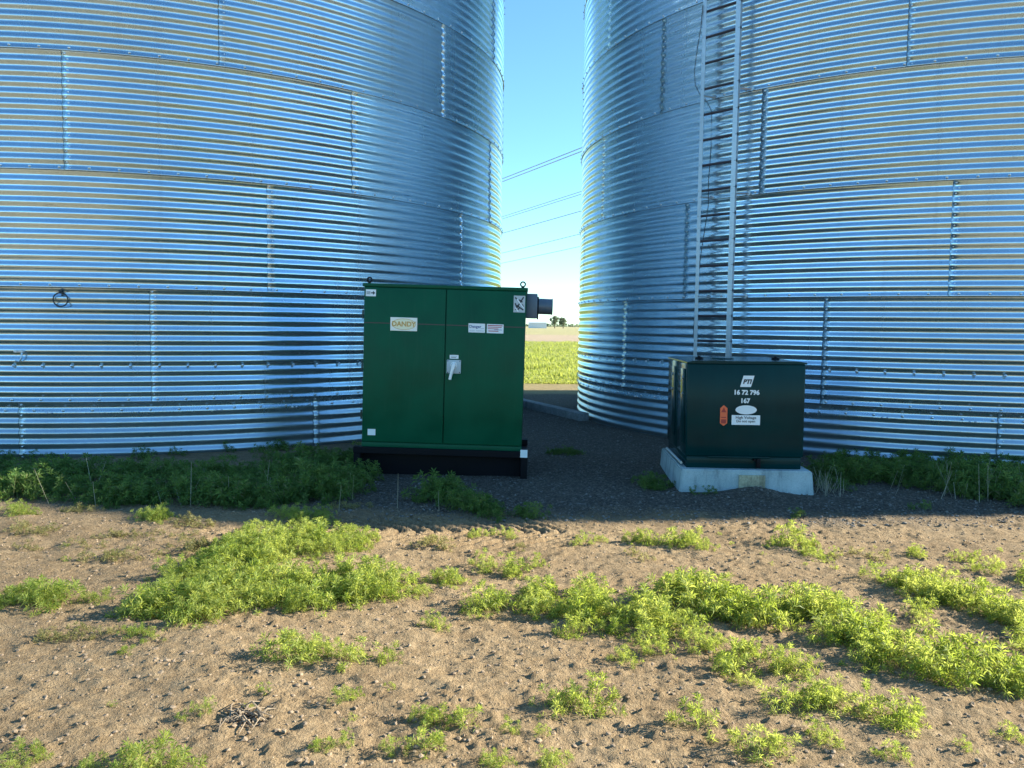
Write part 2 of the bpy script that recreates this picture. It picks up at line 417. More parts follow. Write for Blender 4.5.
# rings: index k = seam below the ring, seam height zk = z0 + k*H
Z0 = 1.38 + .333
PHASE = {2: -116.2, 1: -132.5, 0: -110.9, -1: -124.0, -2: -138.0, 3: -131.0, 4: -113.0, 5: -126.0}
def make_bin():
    root = empty('grain_bin')
    for k in range(-2, 6):
        zb, zt = Z0 + k * H, Z0 + (k + 1) * H
        Vs = []; Fs = []; T = []; off = 0
        for s in range(NS):
            th0 = PHASE[k] + s * DTH
            ths = np.concatenate([[th0], np.linspace(th0, th0 + DTH + .35, 36)])
            lz = np.linspace(0, 1, 11 * 9 + 1)
            zs = np.concatenate([[0], lz]) * H
            t = (ths - th0) / DTH; sz = zs / H
            wob = (random.random() - .5) * .006; wob2 = (random.random() - .5) * .008
            rad = R + corr(zs)[:, None] + .0065 * (1 - t)[None, :] + .006 * (1 - sz)[:, None] \
                + wob * np.sin(pi * t)[None, :] + wob2 * np.sin(pi * sz)[:, None]
            rad[:, 0] -= .006; rad[0, :] -= .007
            a = np.radians(ths)
            P = np.stack([rad * np.cos(a)[None, :], rad * np.sin(a)[None, :], np.repeat((zb + zs)[:, None], len(a), 1)], -1)
            nr, nc = P.shape[:2]
            Vs.append(P.reshape(-1, 3))
            i0 = (np.arange(nr - 1)[:, None] * nc + np.arange(nc - 1)[None, :]).ravel() + off
            Fs.append(np.stack([i0, i0 + 1, i0 + nc + 1, i0 + nc], -1)); off += nr * nc
            T.append(np.full(nr * nc, random.random() * .7 + (.3 if k != 2 else 0), dtype=np.float32))
        # shadow gap and oxidised edge drawn as dark strips along the lapped sheet edges
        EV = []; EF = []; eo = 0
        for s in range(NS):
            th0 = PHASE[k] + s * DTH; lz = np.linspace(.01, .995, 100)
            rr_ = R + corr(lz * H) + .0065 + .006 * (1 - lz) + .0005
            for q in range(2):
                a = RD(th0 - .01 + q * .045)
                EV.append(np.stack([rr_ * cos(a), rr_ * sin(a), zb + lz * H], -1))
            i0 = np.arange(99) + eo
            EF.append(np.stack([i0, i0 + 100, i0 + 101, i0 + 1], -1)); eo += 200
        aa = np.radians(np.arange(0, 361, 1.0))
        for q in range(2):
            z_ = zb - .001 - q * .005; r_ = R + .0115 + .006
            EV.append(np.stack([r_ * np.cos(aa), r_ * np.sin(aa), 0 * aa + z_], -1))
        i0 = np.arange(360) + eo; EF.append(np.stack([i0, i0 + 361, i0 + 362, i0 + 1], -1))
        # bolts of this ring (lower seam, its vertical laps, stiffener rows)
        pts = []
        n = 118
        def row(z, cnt, ph=0., rad=R + .019):
            for i in range(cnt): pts.append((RD(i * 360 / cnt + ph), z, rad, 1.))
        row(zb + .028, n, k * 1.3)
        if k == -2:
            row(zt - .075, n, 1.0)
            for i in range(0, 360, 9):
                for d in (0, .55): pts.append((RD(i + d), zt - .10, R + .016, 1.))
        if k == -1:
            row(zb + .36, n, 2.0)
        for s in range(NS):
            th0 = PHASE[k] + s * DTH
            for q in range(22):
                pts.append((RD(th0 + (.30 if q % 2 else .62)), zb + PITCH * .25 + q * PITCH / 2, R + .0065, .72))
        # domed bolt head: 6-sided cap and flange, quads only
        m = 6; ang = np.arange(m) * 2 * pi / m
        loc = np.array([(.0075 * cos(q), .0075 * sin(q), .0105) for q in ang] + [(.0145 * cos(q), .0145 * sin(q), -.001) for q in ang])
        fa = np.array([(0, 1, 2, 3), (0, 3, 4, 5)] + [(m + j, m + (j + 1) % m, (j + 1) % m, j) for j in range(m)])
        A = np.array(pts); ca, sa = np.cos(A[:, 0]), np.sin(A[:, 0])
        er = np.stack([ca, sa, 0 * ca], -1); et = np.stack([-sa, ca, 0 * ca], -1); ez = np.array([0, 0, 1.])
        base = er * A[:, 2:3] + ez[None] * A[:, 1:2]
        loc = loc[None] * A[:, 3][:, None, None]
        BV = base[:, None] + et[:, None] * loc[..., :1] + ez[None, None] * loc[..., 1:2] + er[:, None] * loc[..., 2:3]
        BF = (fa[None] + (np.arange(len(A)) * 12)[:, None, None]).reshape(-1, 4)
        V1, F1 = np.concatenate(Vs), np.concatenate(Fs)
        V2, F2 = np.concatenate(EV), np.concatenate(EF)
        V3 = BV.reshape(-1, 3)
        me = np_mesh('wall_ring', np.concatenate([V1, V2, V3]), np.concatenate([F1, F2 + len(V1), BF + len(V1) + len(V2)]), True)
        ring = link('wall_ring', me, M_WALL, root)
        me.materials.append(M_LAPGAP); me.materials.append(M_BOLT)
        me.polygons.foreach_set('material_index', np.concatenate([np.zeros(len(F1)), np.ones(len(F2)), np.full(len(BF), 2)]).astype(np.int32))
        at = me.attributes.new('sheet_tint', 'FLOAT', 'POINT')
        at.data.foreach_set('value', np.concatenate(T + [np.full(len(V2) + len(V3), .6, dtype=np.float32)]))
    # conical roof with ribs
    ze = Z0 + 6 * H
    mb = MB()
    n = 66; bm = mb.bm
    prof = [(R + .09, ze - .05), (R + .08, ze + .02), (.55, ze + .02 + (R - .47) * .5), (.45, ze + .35 + (R - .47) * .5), (.0, ze + .5 + (R - .47) * .5)]
    rings = []
    for r_, z_ in prof[:-1]:
        rings.append([bm.verts.new((r_ * cos(2 * pi * i / n), r_ * sin(2 * pi * i / n), z_)) for i in range(n)])
    top = bm.verts.new((0, 0, prof[-1][1]))
    for a, b in zip(rings[:-1], rings[1:]):
        for i in range(n): bm.faces.new((a[i], a[(i + 1) % n], b[(i + 1) % n], b[i]))
    for i in range(n): bm.faces.new((rings[-1][i], rings[-1][(i + 1) % n], top))
    for i in range(0, n, 3):
        a = 2 * pi * i / n
        mb.tube([((R + .07) * cos(a), (R + .07) * sin(a), ze + .04), (.6 * cos(a), .6 * sin(a), ze + .04 + (R - .53) * .5)], .03, 5)
    mb.build('roof', M_ROOF, root)
    return root

def copy_tree(o, parent=None):
    c = o.copy(); COL.objects.link(c); c.parent = parent
    for ch in list(o.children): copy_tree(ch, c)
    return c
binR = make_bin(); binR.location = (6.016, 12.704, 0)
binL = copy_tree(binR); binL.location = (-5.17, 12.887, -.02); binL.rotation_euler.z = RD(52.4)
binX = copy_tree(binR); binX.location = (17.25, 12.75, 0); binX.rotation_euler.z = RD(9)
tag(binR, 'corrugated steel grain bin carrying the ladder, standing behind the dark transformer', 'grain bin', 'galvanised grain bins in a row')
tag(binL, 'corrugated steel grain bin without a ladder, standing behind the tall green cabinet', 'grain bin', 'galvanised grain bins in a row')
tag(binX, 'corrugated steel grain bin next in the row beyond the bin with the ladder', 'grain bin', 'galvanised grain bins in a row')

# ladder on the right bin (child part of the bin; local coordinates around its axis)
lad = empty('ladder', (0, 0, 0), binR)
def pol(r, deg, z): return Vector((r * cos(RD(deg)), r * sin(RD(deg)), z))
RL = R + .175; A1, A2 = -140.05, -134.72
zlo, zhi = .95, Z0 + 6 * H + .3
tang = (pol(RL, A2, 0) - pol(RL, A1, 0)).normalized(); outn = Vector((tang.y, -tang.x, 0))
if outn.dot(pol(1, -137.4, 0)) < 0: outn = -outn
def lpt(base, t, o, z): return base + tang * t + outn * o + Vector((0, 0, z))
def Lrail(base, sgn):
    mb = MB(); bm = mb.bm
    w, d, th = (.046 if sgn > 0 else .056), .038, .004
    sec = [(0, 0), (w * sgn, 0), (w * sgn, -th), (th * sgn, -th), (th * sgn, -d), (0, -d)]
    a = [bm.verts.new(lpt(base, t, o, zlo)) for t, o in sec]; b = [bm.verts.new(lpt(base, t, o, zhi)) for t, o in sec]
    for i in range(6): bm.faces.new((a[i], a[(i + 1) % 6], b[(i + 1) % 6], b[i]))
    bm.faces.new(a); bm.faces.new(b[::-1])
    for q in range(int((zhi - zlo) / .1)):   # punched holes read as small bosses
        c = lpt(base, w * sgn * .55, .0005, zlo + .05 + q * .1); mb.cyl(c, c + outn * .0015, .006, n=8)
    return mb
Lrail(pol(RL, A1, 0), 1).build('rail', M_GALV, lad)
Lrail(pol(RL, A2, 0), -1).build('rail', M_GALV, lad)
p1, p2 = pol(RL, A1, 0), pol(RL, A2, 0)
zr = 1.232; rung0 = None
while zr < zhi - .1:
    if rung0 is None:
        mb = MB()
        q1 = p1 + tang * .004 - outn * .019; q2 = p2 - tang * .004 - outn * .019
        mb.cyl(q1, q2, .0145, n=10)
        for q, s in ((q1, 1), (q2, -1)):
            mb.cyl(q - tang * .004 * s + outn * .0, q + tang * .016 * s, .02, n=8)
        rung0 = mb.build('rung', M_RUNG, lad, 40); o = rung0
    else:
        o = rung0.copy(); COL.objects.link(o); o.parent = lad
    o.location = (0, 0, zr); zr += .2805
br0 = None
for k in range(0, 6):
    for b_, s_ in ((p1, 1), (p2, -1)):
        z_ = Z0 + k * H + .02
        mb = MB()
        a = lpt(b_, .03 * s_, -.035, z_); e = lpt(b_, .075 * s_ * (1 if s_ > 0 else -1), -.16, z_)
        d = (e - a)
        mb.tube([a, a + d * .5, e], .011, 6)
        c = lpt(b_, .03 * s_, -.03, z_); mb.cyl(c, c + outn * .034, .012, n=8)
        c = e; mb.cyl(c - outn * .01, c + outn * .012, .026, n=8)
        mb.build('bracket', M_GALV, lad)
# ring and latch fittings on the left bin
def on_bin(obj_name, build, deg, z, r, mat):
    mb = MB(); build(mb)
    o = mb.build(obj_name, mat, binL, 40)
    o.matrix_local = Matrix.Rotation(-RD(52.4), 4, 'Z') @ Matrix.Translation(pol(r, deg, z + .02)) @ Matrix.Rotation(RD(deg + 90), 4, 'Z')
    return o
on_bin('hanging_ring', lambda m: (m.torus((0, -.016, -.07), .066, .006, 'Y'), m.box((-.012, -.02, -.012), (.012, .012, .022), .002)), -80.7, 1.645, R + .02, M_RUBBER)
def latch(m):
    m.box((-.05, -.012, .03), (.05, .008, .055), .003); m.tube([(.03, -.02, .03), (.03, -.03, -.02), (.012, -.03, -.055), (-.025, -.03, -.05)], .009, 8)
    m.cyl((-.025, -.02, .042), (-.025, .0, .042), .012, n=8); m.cyl((.03, -.024, .042), (.03, .0, .042), .012, n=8)
on_bin('latch_hook', latch, -85.2, 1.03, R + .02, M_GALV)

# thin black cord hanging from the ladder
mb = MB()
W = Vector((6.016, 12.704, 0))
pts = []
for dx, do, z in [(.005, .012, 4.95), (-.012, .012, 4.72), (-.05, .012, 4.5), (-.085, .01, 4.26), (-.075, -.0, 4.1), (-.03, -.05, 3.98), (.04, -.08, 3.9), (.085, -.1, 3.8), (.09, -.1, 3.4), (.07, -.1, 3.05), (.075, -.1, 2.75), (.03, -.1, 2.45), (.0, -.09, 2.2), (-.05, -.09, 1.7), (-.07, -.09, 1.35), (-.05, -.09, 1.15)]:
    pts.append(W + p1 + tang * dx + outn * do + Vector((0, 0, z)))
mb.tube(pts, .0042, 6)
tag(mb.build('cord', M_RUBBER, None, 60), 'thin black cord hanging loosely down the ladder on the grain bin', 'cord')

# ------------------------------------------------------------------ green control cabinet
cab = empty('electrical_cabinet', (-.635, 7.367, 0)); cab.rotation_euler = (0, RD(1.05), RD(-.6))
tag(cab, 'tall green two-door electrical cabinet with white rotary handle on a black skid', 'electrical cabinet')
W2 = .725; D = .78; zB, zT = .252, 1.728
MB().box((-W2, 0, zB), (W2, D, zT - .028), .006).build('body', M_GREEN, cab, 40)
MB().box((-W2 - .012, -.022, zT - .03), (W2 + .012, D + .012, zT), .006).build('top_cover', M_GREEN, cab, 40)
MB().box((-W2 + .002, -.018, zB + .002), (W2 - .002, -.001, zB + .050), .003).build('bottom_sill', M_GREEN, cab, 40)
# skid
mb = MB()
mb.box((-W2 - .065, -.06, .205), (W2 + .06, .04, .262), .004)
mb.box((-W2 - .065, D - .04, .205), (W2 + .06, D + .05, .262), .004)
mb.box((-W2 - .060, -.055, -.03), (-W2 + .0, D + .04, .203), .004)
mb.box((W2 - .005, -.055, -.03), (W2 + .055, D + .04, .203), .004)
mb.box((-W2 + .002, .06, -.03), (W2 - .007, .11, .203), .002)
skid = mb.build('skid_base', M_BLACK, cab)
xs = .012
def door(x0, x1):
    return MB().box((x0, -.024, zB + .058), (x1, -.001, zT - .036), .005).build('door', M_GREEN, cab, 40)
dL = door(-W2 + .006, xs - .004); dR = door(xs + .004, W2 - .006)
def tape(d, x0, x1, z): MB().box((x0, -.0252, z), (x1, -.0236, z + .010)).build('stripe', M_STRIPE, d)
tape(dL, -W2 + .008, xs - .006, 1.372); tape(dR, xs + .006, W2 - .008, 1.371)
# lock plate and lever
pl = MB().box((.030, -.034, .945), (.158, -.0245, 1.068), .006).build('handle_plate', M_GREYP, dR, 40)
mb = MB(); mb.torus((.094, -.036, 1.02), .026, .004, 'Y', 20, 6); mb.cyl((.094, -.034, 1.02), (.094, -.058, 1.02), .020, .018, 18)
mb.tube([(.094, -.054, 1.035), (.092, -.066, 1.02), (.078, -.068, .955), (.064, -.066, .893)], [.016, .017, .014, .0125], 10)
mb.box((.078, -.066, .992), (.110, -.054, 1.0), .002)
mb.build('handle', M_LEVER, dR, 50)
for sx, sz in ((.04, .955), (.148, .955), (.04, 1.058), (.148, 1.058)):
    MB().cyl((sx, -.0345, sz), (sx, -.0365, sz), .005, n=8).build('screw', M_INK, dR)
def sticker(par, x0, x1, z0, z1, mat, name='sticker', y=-.0242, th=.0016, lab=None):
    o = MB().box((x0, y - th, z0), (x1, y, z1)).build(name, mat, par)
    if lab: o['label'] = lab
    return o, y - th
def marks(par, y, items):
    for (x0, x1, z0, z1, m) in items:
        MB().box((x0, y - .0008, z0), (x1, y + .0004, z1)).build('printed_mark', m, par)
sticker(dR, .055, .134, 1.078, 1.112, M_WHITE)
marks(dR, -.0258, [(.066, .122, 1.096, 1.101, M_GREYP), (.066, .112, 1.086, 1.090, M_INK)])
# DANDY plate
px0, px1, pz0, pz1 = -.482, -.242, 1.312, 1.432
mb = MB(); mb.box((px0, -.0285, pz0), (px1, -.0242, pz1), .0018, 1)
pn = mb.build('name_plate', M_CREAM, dL); pn['label'] = 'cream plate with an ochre oval reading DANDY'
def ellipse(par, cx, cz, a, b, y0, y1, mat, name):
    return MB().poly([(cx + a * cos(2 * pi * i / 40), cz + b * sin(2 * pi * i / 40)) for i in range(40)], (y1, y0)).build(name, mat, par)
pcx, pcz = (px0 + px1) / 2, (pz0 + pz1) / 2
ellipse(dL, pcx, pcz, .108, .050, -.0280, -.0290, M_OCHRE, 'oval_border')
ellipse(dL, pcx, pcz, .1045, .0465, -.0281, -.0295, M_YEL, 'oval_field')
text('lettering', 'DANDY', .060, (pcx, -.0297, pcz), M_OCHRE, dL, bold=.0022)
# two paper stickers on the right door
s, y = sticker(dR, .216, .364, 1.318, 1.398, M_WHITE, lab='white sticker with blue print')
text('printed_text', 'Danger', .036, (.276, y - .0006, 1.370), M_BLUEINK, dR, bold=.0006)
marks(dR, y, [(.229, .274, 1.330, 1.335, M_GREYP), (.284, .354, 1.330, 1.336, M_GREYP), (.324, .356, 1.352, 1.357, M_GREYP)])
s, y = sticker(dR, .380, .529, 1.316, 1.397, M_WHITE, lab='white sticker with red print')
marks(dR, y, [(.388, .520, 1.380, 1.389, M_REDINK), (.388, .512, 1.366, 1.373, M_REDINK), (.388, .484, 1.352, 1.359, M_REDINK), (.394, .484, 1.331, 1.339, M_REDINK), (.444, .514, 1.345, 1.349, M_BLUEINK)])
# warning pictogram sticker, top right
s, y = sticker(dR, .612, .714, 1.508, 1.656, M_GREYP, lab='grey warning sticker with dark pictogram strokes')
for (x0, z0, x1, z1) in [(.625, 1.64, .66, 1.60), (.70, 1.645, .63, 1.53), (.64, 1.57, .70, 1.53), (.66, 1.62, .69, 1.60), (.625, 1.59, .645, 1.545), (.69, 1.58, .70, 1.55), (.645, 1.525, .665, 1.55)]:
    d = Vector((x1 - x0, 0, z1 - z0)); n = Vector((-d.z, 0, d.x)).normalized() * .006
    a = Vector((x0, 0, z0)); b = Vector((x1, 0, z1))
    MB().poly([((a + n).x, (a + n).z), ((b + n).x, (b + n).z), ((b - n).x, (b - n).z), ((a - n).x, (a - n).z)], (y - .0008, y + .0004)).build('pictogram_stroke', M_INK, dR)
for (x0, z0, x1, z1) in [(.64, 1.625, .705, 1.545), (.63, 1.55, .655, 1.515)]:
    d = Vector((x1 - x0, 0, z1 - z0)); n = Vector((-d.z, 0, d.x)).normalized() * .005
    a = Vector((x0, 0, z0)); b = Vector((x1, 0, z1))
    MB().poly([((a + n).x, (a + n).z), ((b + n).x, (b + n).z), ((b - n).x, (b - n).z), ((a - n).x, (a - n).z)], (y - .0012, y + .0004)).build('pictogram_stroke', M_WHITE, dR)
# top-left arrow sticker
s, y = sticker(dL, -.706, -.616, 1.612, 1.672, M_WHITE, lab='small white sticker with an arrow')
marks(dL, y, [(-.70, -.665, 1.628, 1.656, M_GREYP), (-.698, -.668, 1.646, 1.651, M_INK), (-.698, -.672, 1.634, 1.638, M_INK)])
MB().poly([(-.66, 1.647), (-.642, 1.647), (-.642, 1.66), (-.622, 1.642), (-.642, 1.624), (-.642, 1.637), (-.66, 1.637)], (y - .0008, y + .0004)).build('printed_mark', M_INK, dL)
sticker(dL, -.668, -.598, .366, .422, M_WHITE, lab='blank white label near the bottom of the door')
MB().box((W2 - .012, -.0665, .212), (W2 + .052, -.0605, .282), .001).build('corner_tag', M_WHITE, skid)
# lifting eyes
for x in (-W2 + .04, W2 - .035):
    mb = MB(); mb.torus((x, .03, zT + .032), .021, .0065, 'Y'); mb.cyl((x, .03, zT - .002), (x, .03, zT + .016), .014, n=12)
    mb.build('lifting_eye', M_BLACK, cab, 50)
# hinges on the left edge
for z in (.55, 1.0, 1.45):
    MB().cyl((-W2 - .006, -.012, z - .04), (-W2 - .006, -.012, z + .04), .008, n=10).build('hinge', M_GREEND, cab, 50)
# power inlet on the right side
mb = MB(); mb.box((W2 + .001, .30, 1.462), (W2 + .105, .52, 1.69), .008)
cb = mb.build('inlet_box', M_GREYBOX, cab, 40)
mb = MB(); mb.box((W2 + .106, .33, 1.455), (W2 + .118, .49, 1.665), .002); mb.build('inlet_flange', M_BLACK, cb, 40)
mb = MB(); mb.cyl((W2 + .118, .41, 1.578), (W2 + .242, .41, 1.576), .074, .073, 24); mb.cyl((W2 + .242, .41, 1.576), (W2 + .250, .41, 1.576), .077, .077, 24)
mb.build('inlet_cap', M_GREYBOX, cb, 40)

# ------------------------------------------------------------------ pad transformer
TY = RD(-2.6)
pad = empty('concrete_pad', (1.965, 6.79, 0)); pad.rotation_euler = (0, 0, TY)
tag(pad, 'pale concrete pad flaring to its foot under the dark transformer', 'concrete pad')
mb = MB(); bm = mb.bm
def frus(x0, x1, y0, y1, z0, z1, f):
    lo = [(x0 - f, y0 - f), (x1 + f, y0 - f), (x1 + f, y1 + f), (x0 - f, y1 + f)]; hi = [(x0, y0), (x1, y0), (x1, y1), (x0, y1)]
    a = [bm.verts.new((x, y, z0)) for x, y in lo]; b = [bm.verts.new((x, y, z1)) for x, y in hi]
    for i in range(4): bm.faces.new((a[i], a[(i + 1) % 4], b[(i + 1) % 4], b[i]))
    bm.faces.new(a[::-1]); bm.faces.new(b)
frus(-.535, .545, 0, 1.22, -.08, .196, .022)
bmesh.ops.bevel(bm, geom=bm.edges[:], offset=.010, segments=2, affect='EDGES')
mb.build('pad_block', M_CONC, pad, 40)
o = MB().box((-.062, -.030, -.02), (.154, -.004, .160), .006).build('inset_block', M_CONCY, pad); o['label'] = 'lichen-yellow cast plate set in the front'

tr = empty('pad_transformer', (1.965, 6.86, .196)); tr.rotation_euler = (RD(-.3), RD(-.25), TY)
tag(tr, 'dark green pad-mounted transformer cabinet with white numbers and orange label', 'transformer')
w = .49; dp = 1.10; h = .905
MB().box((-w + .012, .02, .0), (w - .012, dp - .02, .10), .004).build('tank', M_TGREEN, tr, 40)
MB().box((-w, .50, .102), (w, dp, h - .018), .010).build('tank_cover', M_TGREEN, tr, 40)
hood = MB().box((-w, 0, .102), (w, .494, h - .018), .012, 3).build('hood', M_TGREEN, tr, 40)
mb = MB(); bm = mb.bm
# lid: shallow crowned top
lid = [(-w - .006, 0), (-w - .006, .012), (-w + .05, .022), (w - .05, .022), (w + .006, .012), (w + .006, 0)]
a = [bm.verts.new((x, -.010, h - .018 + z)) for x, z in lid]; b = [bm.verts.new((x, dp + .012, h - .018 + z + .004)) for x, z in lid]
for i in range(6): bm.faces.new((a[i], a[(i + 1) % 6], b[(i + 1) % 6], b[i]))
bm.faces.new(a); bm.faces.new(b[::-1])
mb.build('lid', M_TGREEN, tr)
mb = MB(); mb.box((-w + .18, -.020, .092), (w - .28, .0, .108), .003); mb.build('hood_lip', M_TGREEN, tr, 40)
mb = MB(); mb.box((.10, -.018, .012), (.135, .018, .090), .004); mb.cyl((.085, -.022, .078), (.085, .018, .078), .010, n=10); mb.build('padlock_hasp', M_BLACK, tr, 40)
for x in (-w + .17, w - .14):
    mb = MB(); mb.cyl((x, .42, h + .006), (x, .42, h + .022), .038, .032, 14); mb.cyl((x, .42, h + .02), (x, .42, h + .034), .014, n=8); mb.build('lifting_lug', M_BLACK, tr, 40)
mb = MB(); mb.cyl((-.10, .5, h + .0), (-.10, .5, h + .014), .11, .10, 24); mb.build('lid_plate', M_TGREEN, tr, 40)
# seams and vents on the left side
for y0 in (.08, .60):
    mb = MB(); mb.box((-w - .008, y0, .20), (-w - .0005, y0 + .36, h - .07), .004); mb.build('side_panel', M_TGREEN, tr, 40)
for y0 in (.16, .76):
    MB().cyl((-w - .018, y0, .62), (-w - .0085, y0, .62), .014, n=10).build('side_bolt', M_GALV, tr, 40)
    MB().cyl((-w - .018, y0, .76), (-w - .0085, y0, .76), .014, n=10).build('side_bolt', M_GALV, tr, 40)
mb = MB(); mb.tube([(-w - .02, .1, .03), (-w - .02, .95, .03)], .012, 8); mb.build('ground_bar', M_GALV, tr, 40)
# markings
yF = -.0004
cx = .005
MB().poly([(cx - .055, .693), (cx + .035, .693), (cx + .062, .788), (cx - .028, .788)], (yF - .0012, yF + .0004)).build('emblem', M_WHITE, hood)
text('emblem_lettering', 'PTI', .050, (cx + .002, yF - .0014, .736), M_INK, hood, shear=.25, bold=.0028)
text('number_lettering', '16 72 796', .053, (cx, yF - .0006, .645), M_WHITE, hood, bold=.0022)
text('number_lettering', '167', .053, (cx - .01, yF - .0006, .575), M_WHITE, hood, bold=.0022)
ellipse(hood, cx, .500, .088, .038, yF + .0004, yF - .0014, M_WHITE, 'oval_label')
sticker(hood, cx - .118, cx + .118, .373, .455, M_WHITE, 'warning_label', y=yF + .0004)
text('printed_text', 'High Voltage', .033, (cx + .0, yF - .0016, .434), M_INK, hood, bold=.0004)
text('printed_text', 'Do not open', .030, (cx + .0, yF - .0016, .404), M_INK, hood, bold=.0004)
ox = cx - .185
MB().poly([(ox - .03, .385), (ox, .362), (ox + .03, .385), (ox + .03, .512), (ox, .538), (ox - .03, .512)], (yF - .0014, yF + .0004)).build('orange_label', M_ORANGE, hood)
MB().poly([(ox - .021, .478), (ox + .021, .478), (ox, .520)], (yF - .0020, yF)).build('printed_mark', M_DKORANGE, hood)
MB().poly([(ox - .021, .372 + .012), (ox + .021, .384), (ox + .021, .418), (ox - .021, .418)], (yF - .0020, yF)).build('printed_mark', M_DKORANGE, hood)
MB().box((ox - .021, yF - .0020, .430), (ox + .021, yF, .438)).build('printed_mark', M_DKORANGE, hood)

# ------------------------------------------------------------------ timber between the bins
mb = MB()
d = Vector((1.03, 11.62, 0)) - Vector((-.42, 15.1, 0)); L = d.length; a_ = math.atan2(d.y, d.x)
M = Matrix.Translation((-.42, 15.1, .035)) @ Matrix.Rotation(a_, 4, 'Z')
mb.box((0, -.085, -.06), (L, .085, .115), .014, 2, M)
tag(mb.build('timber_beam', M_TIMBER, None, 40), 'weathered grey timber beam lying on the gravel between the two bins', 'timber')

# ------------------------------------------------------------------ leaf meshes
def clump_proto(nst, nlow, nros, seed, lw=.05, ll=.34, upright=.3):
    """bushy weed of unit radius: leafy stems fanning into a dome, each ending in a star of narrow leaves"""
    r = np.random.default_rng(seed); Q = []
    def leaf(p, dirn, l, wd):
        dirn = dirn / np.linalg.norm(dirn)
        sd = np.cross(dirn, r.normal(0, 1, 3)); sd /= np.linalg.norm(sd) + 1e-9
        up = np.array([0, 0, 1.]) * l * .10
        Q.append([p, p + dirn * l * .5 + sd * wd * .5 + up, p + dirn * l - up * .9, p + dirn * l * .5 - sd * wd * .5 + up])
    for s in range(nst):
        az = r.uniform(0, 2 * pi); el = np.arcsin(np.clip(r.uniform(upright * .5, 1.0), 0, 1))
        d = np.array([cos(az) * cos(el), sin(az) * cos(el), sin(el)]); Ls = r.uniform(.6, 1.05)
        base = np.array([r.normal(0, .12), r.normal(0, .12), 0])
        a = np.cross(d, r.normal(0, 1, 3)); a /= np.linalg.norm(a); b = np.cross(d, a)
        for i in range(nlow):
            t = .3 + .62 * (i + r.uniform(0, .9)) / nlow
            p = base + d * Ls * t - np.array([0, 0, .08 * t * t * cos(el)])
            q = r.uniform(0, 6.28)
            leaf(p, d * .7 + (a * cos(q) + b * sin(q)), ll * r.uniform(.55, .9), lw * r.uniform(.8, 1.2))
        p = base + d * Ls - np.array([0, 0, .08 * cos(el)]); q0 = r.uniform(0, 6.28)
        for i in range(nros):
            q = q0 + 2.4 * i; k = i / nros
            leaf(p - d * .16 * k, d * (1.3 - 1.15 * k) + (a * cos(q) + b * sin(q)), ll * (.55 + .55 * k) * r.uniform(.8, 1.2), lw * r.uniform(.85, 1.3))
        sd = np.cross(d, [0, 0, 1.]); sd = sd / (np.linalg.norm(sd) + 1e-6) * .012
        Q.append([base - sd, base + sd, base + d * Ls * .95 + sd * .3 - [0, 0, .07 * cos(el)], base + d * Ls * .95 - sd * .3 - [0, 0, .07 * cos(el)]])
    return np.array(Q)   # (n,4,3)
PRO = [clump_proto(20, 6, 14, 100 + i, .038, .31, .25) for i in range(8)]
PROS = [clump_proto(9, 4, 9, 200 + i, .07, .42, .1) for i in range(5)]
PROG = [clump_proto(16, 6, 11, 300 + i, .05, .30, .4) for i in range(6)]

def place(proto, x, y, s, h, rz, z=None):
    c, sn = cos(rz), sin(rz); P = proto.copy()
    X = P[..., 0] * c - P[..., 1] * sn; Y = P[..., 0] * sn + P[..., 1] * c
    return np.stack([X * s + x, Y * s + y, np.maximum(P[..., 2] * h, .003) + (gz(x, y) if z is None else z) - .004], -1)

def fill(ells, protos, spacing, rr):
    out = []
    for e in ells:
        x, y, rx, ry, h = e[:5]; dens = e[5] if len(e) > 5 else 1
        sp = spacing * (1 if h > .09 else .8)
        n = max(1, int(pi * rx * ry / (sp * sp) * dens + .5))
        for i in range(n):
            a = rr.uniform(0, 2 * pi); q = rr.uniform(0, 1) ** .5
            px, py = x + rx * q * cos(a) + rr.normal(0, .02), y + ry * q * sin(a) + rr.normal(0, .02)
            s = h * rr.choice([rr.uniform(.4, .7), rr.uniform(.75, 1.2)], p=[.27, .73]) * (1.0 - .2 * q)
            out.append(place(protos[rr.integers(len(protos))], px, py, s * .95, s, rr.uniform(0, 6.28)))
    return np.concatenate(out)
def leaf_obj(name, Q, mat, origin=None):
    Q = Q.reshape(-1, 3).copy()
    if origin is not None: Q -= np.array(origin)
    o = link(name, np_mesh(name, Q, np.arange(len(Q)).reshape(-1, 4)), mat)
    if origin is not None: o.location = origin
    return o
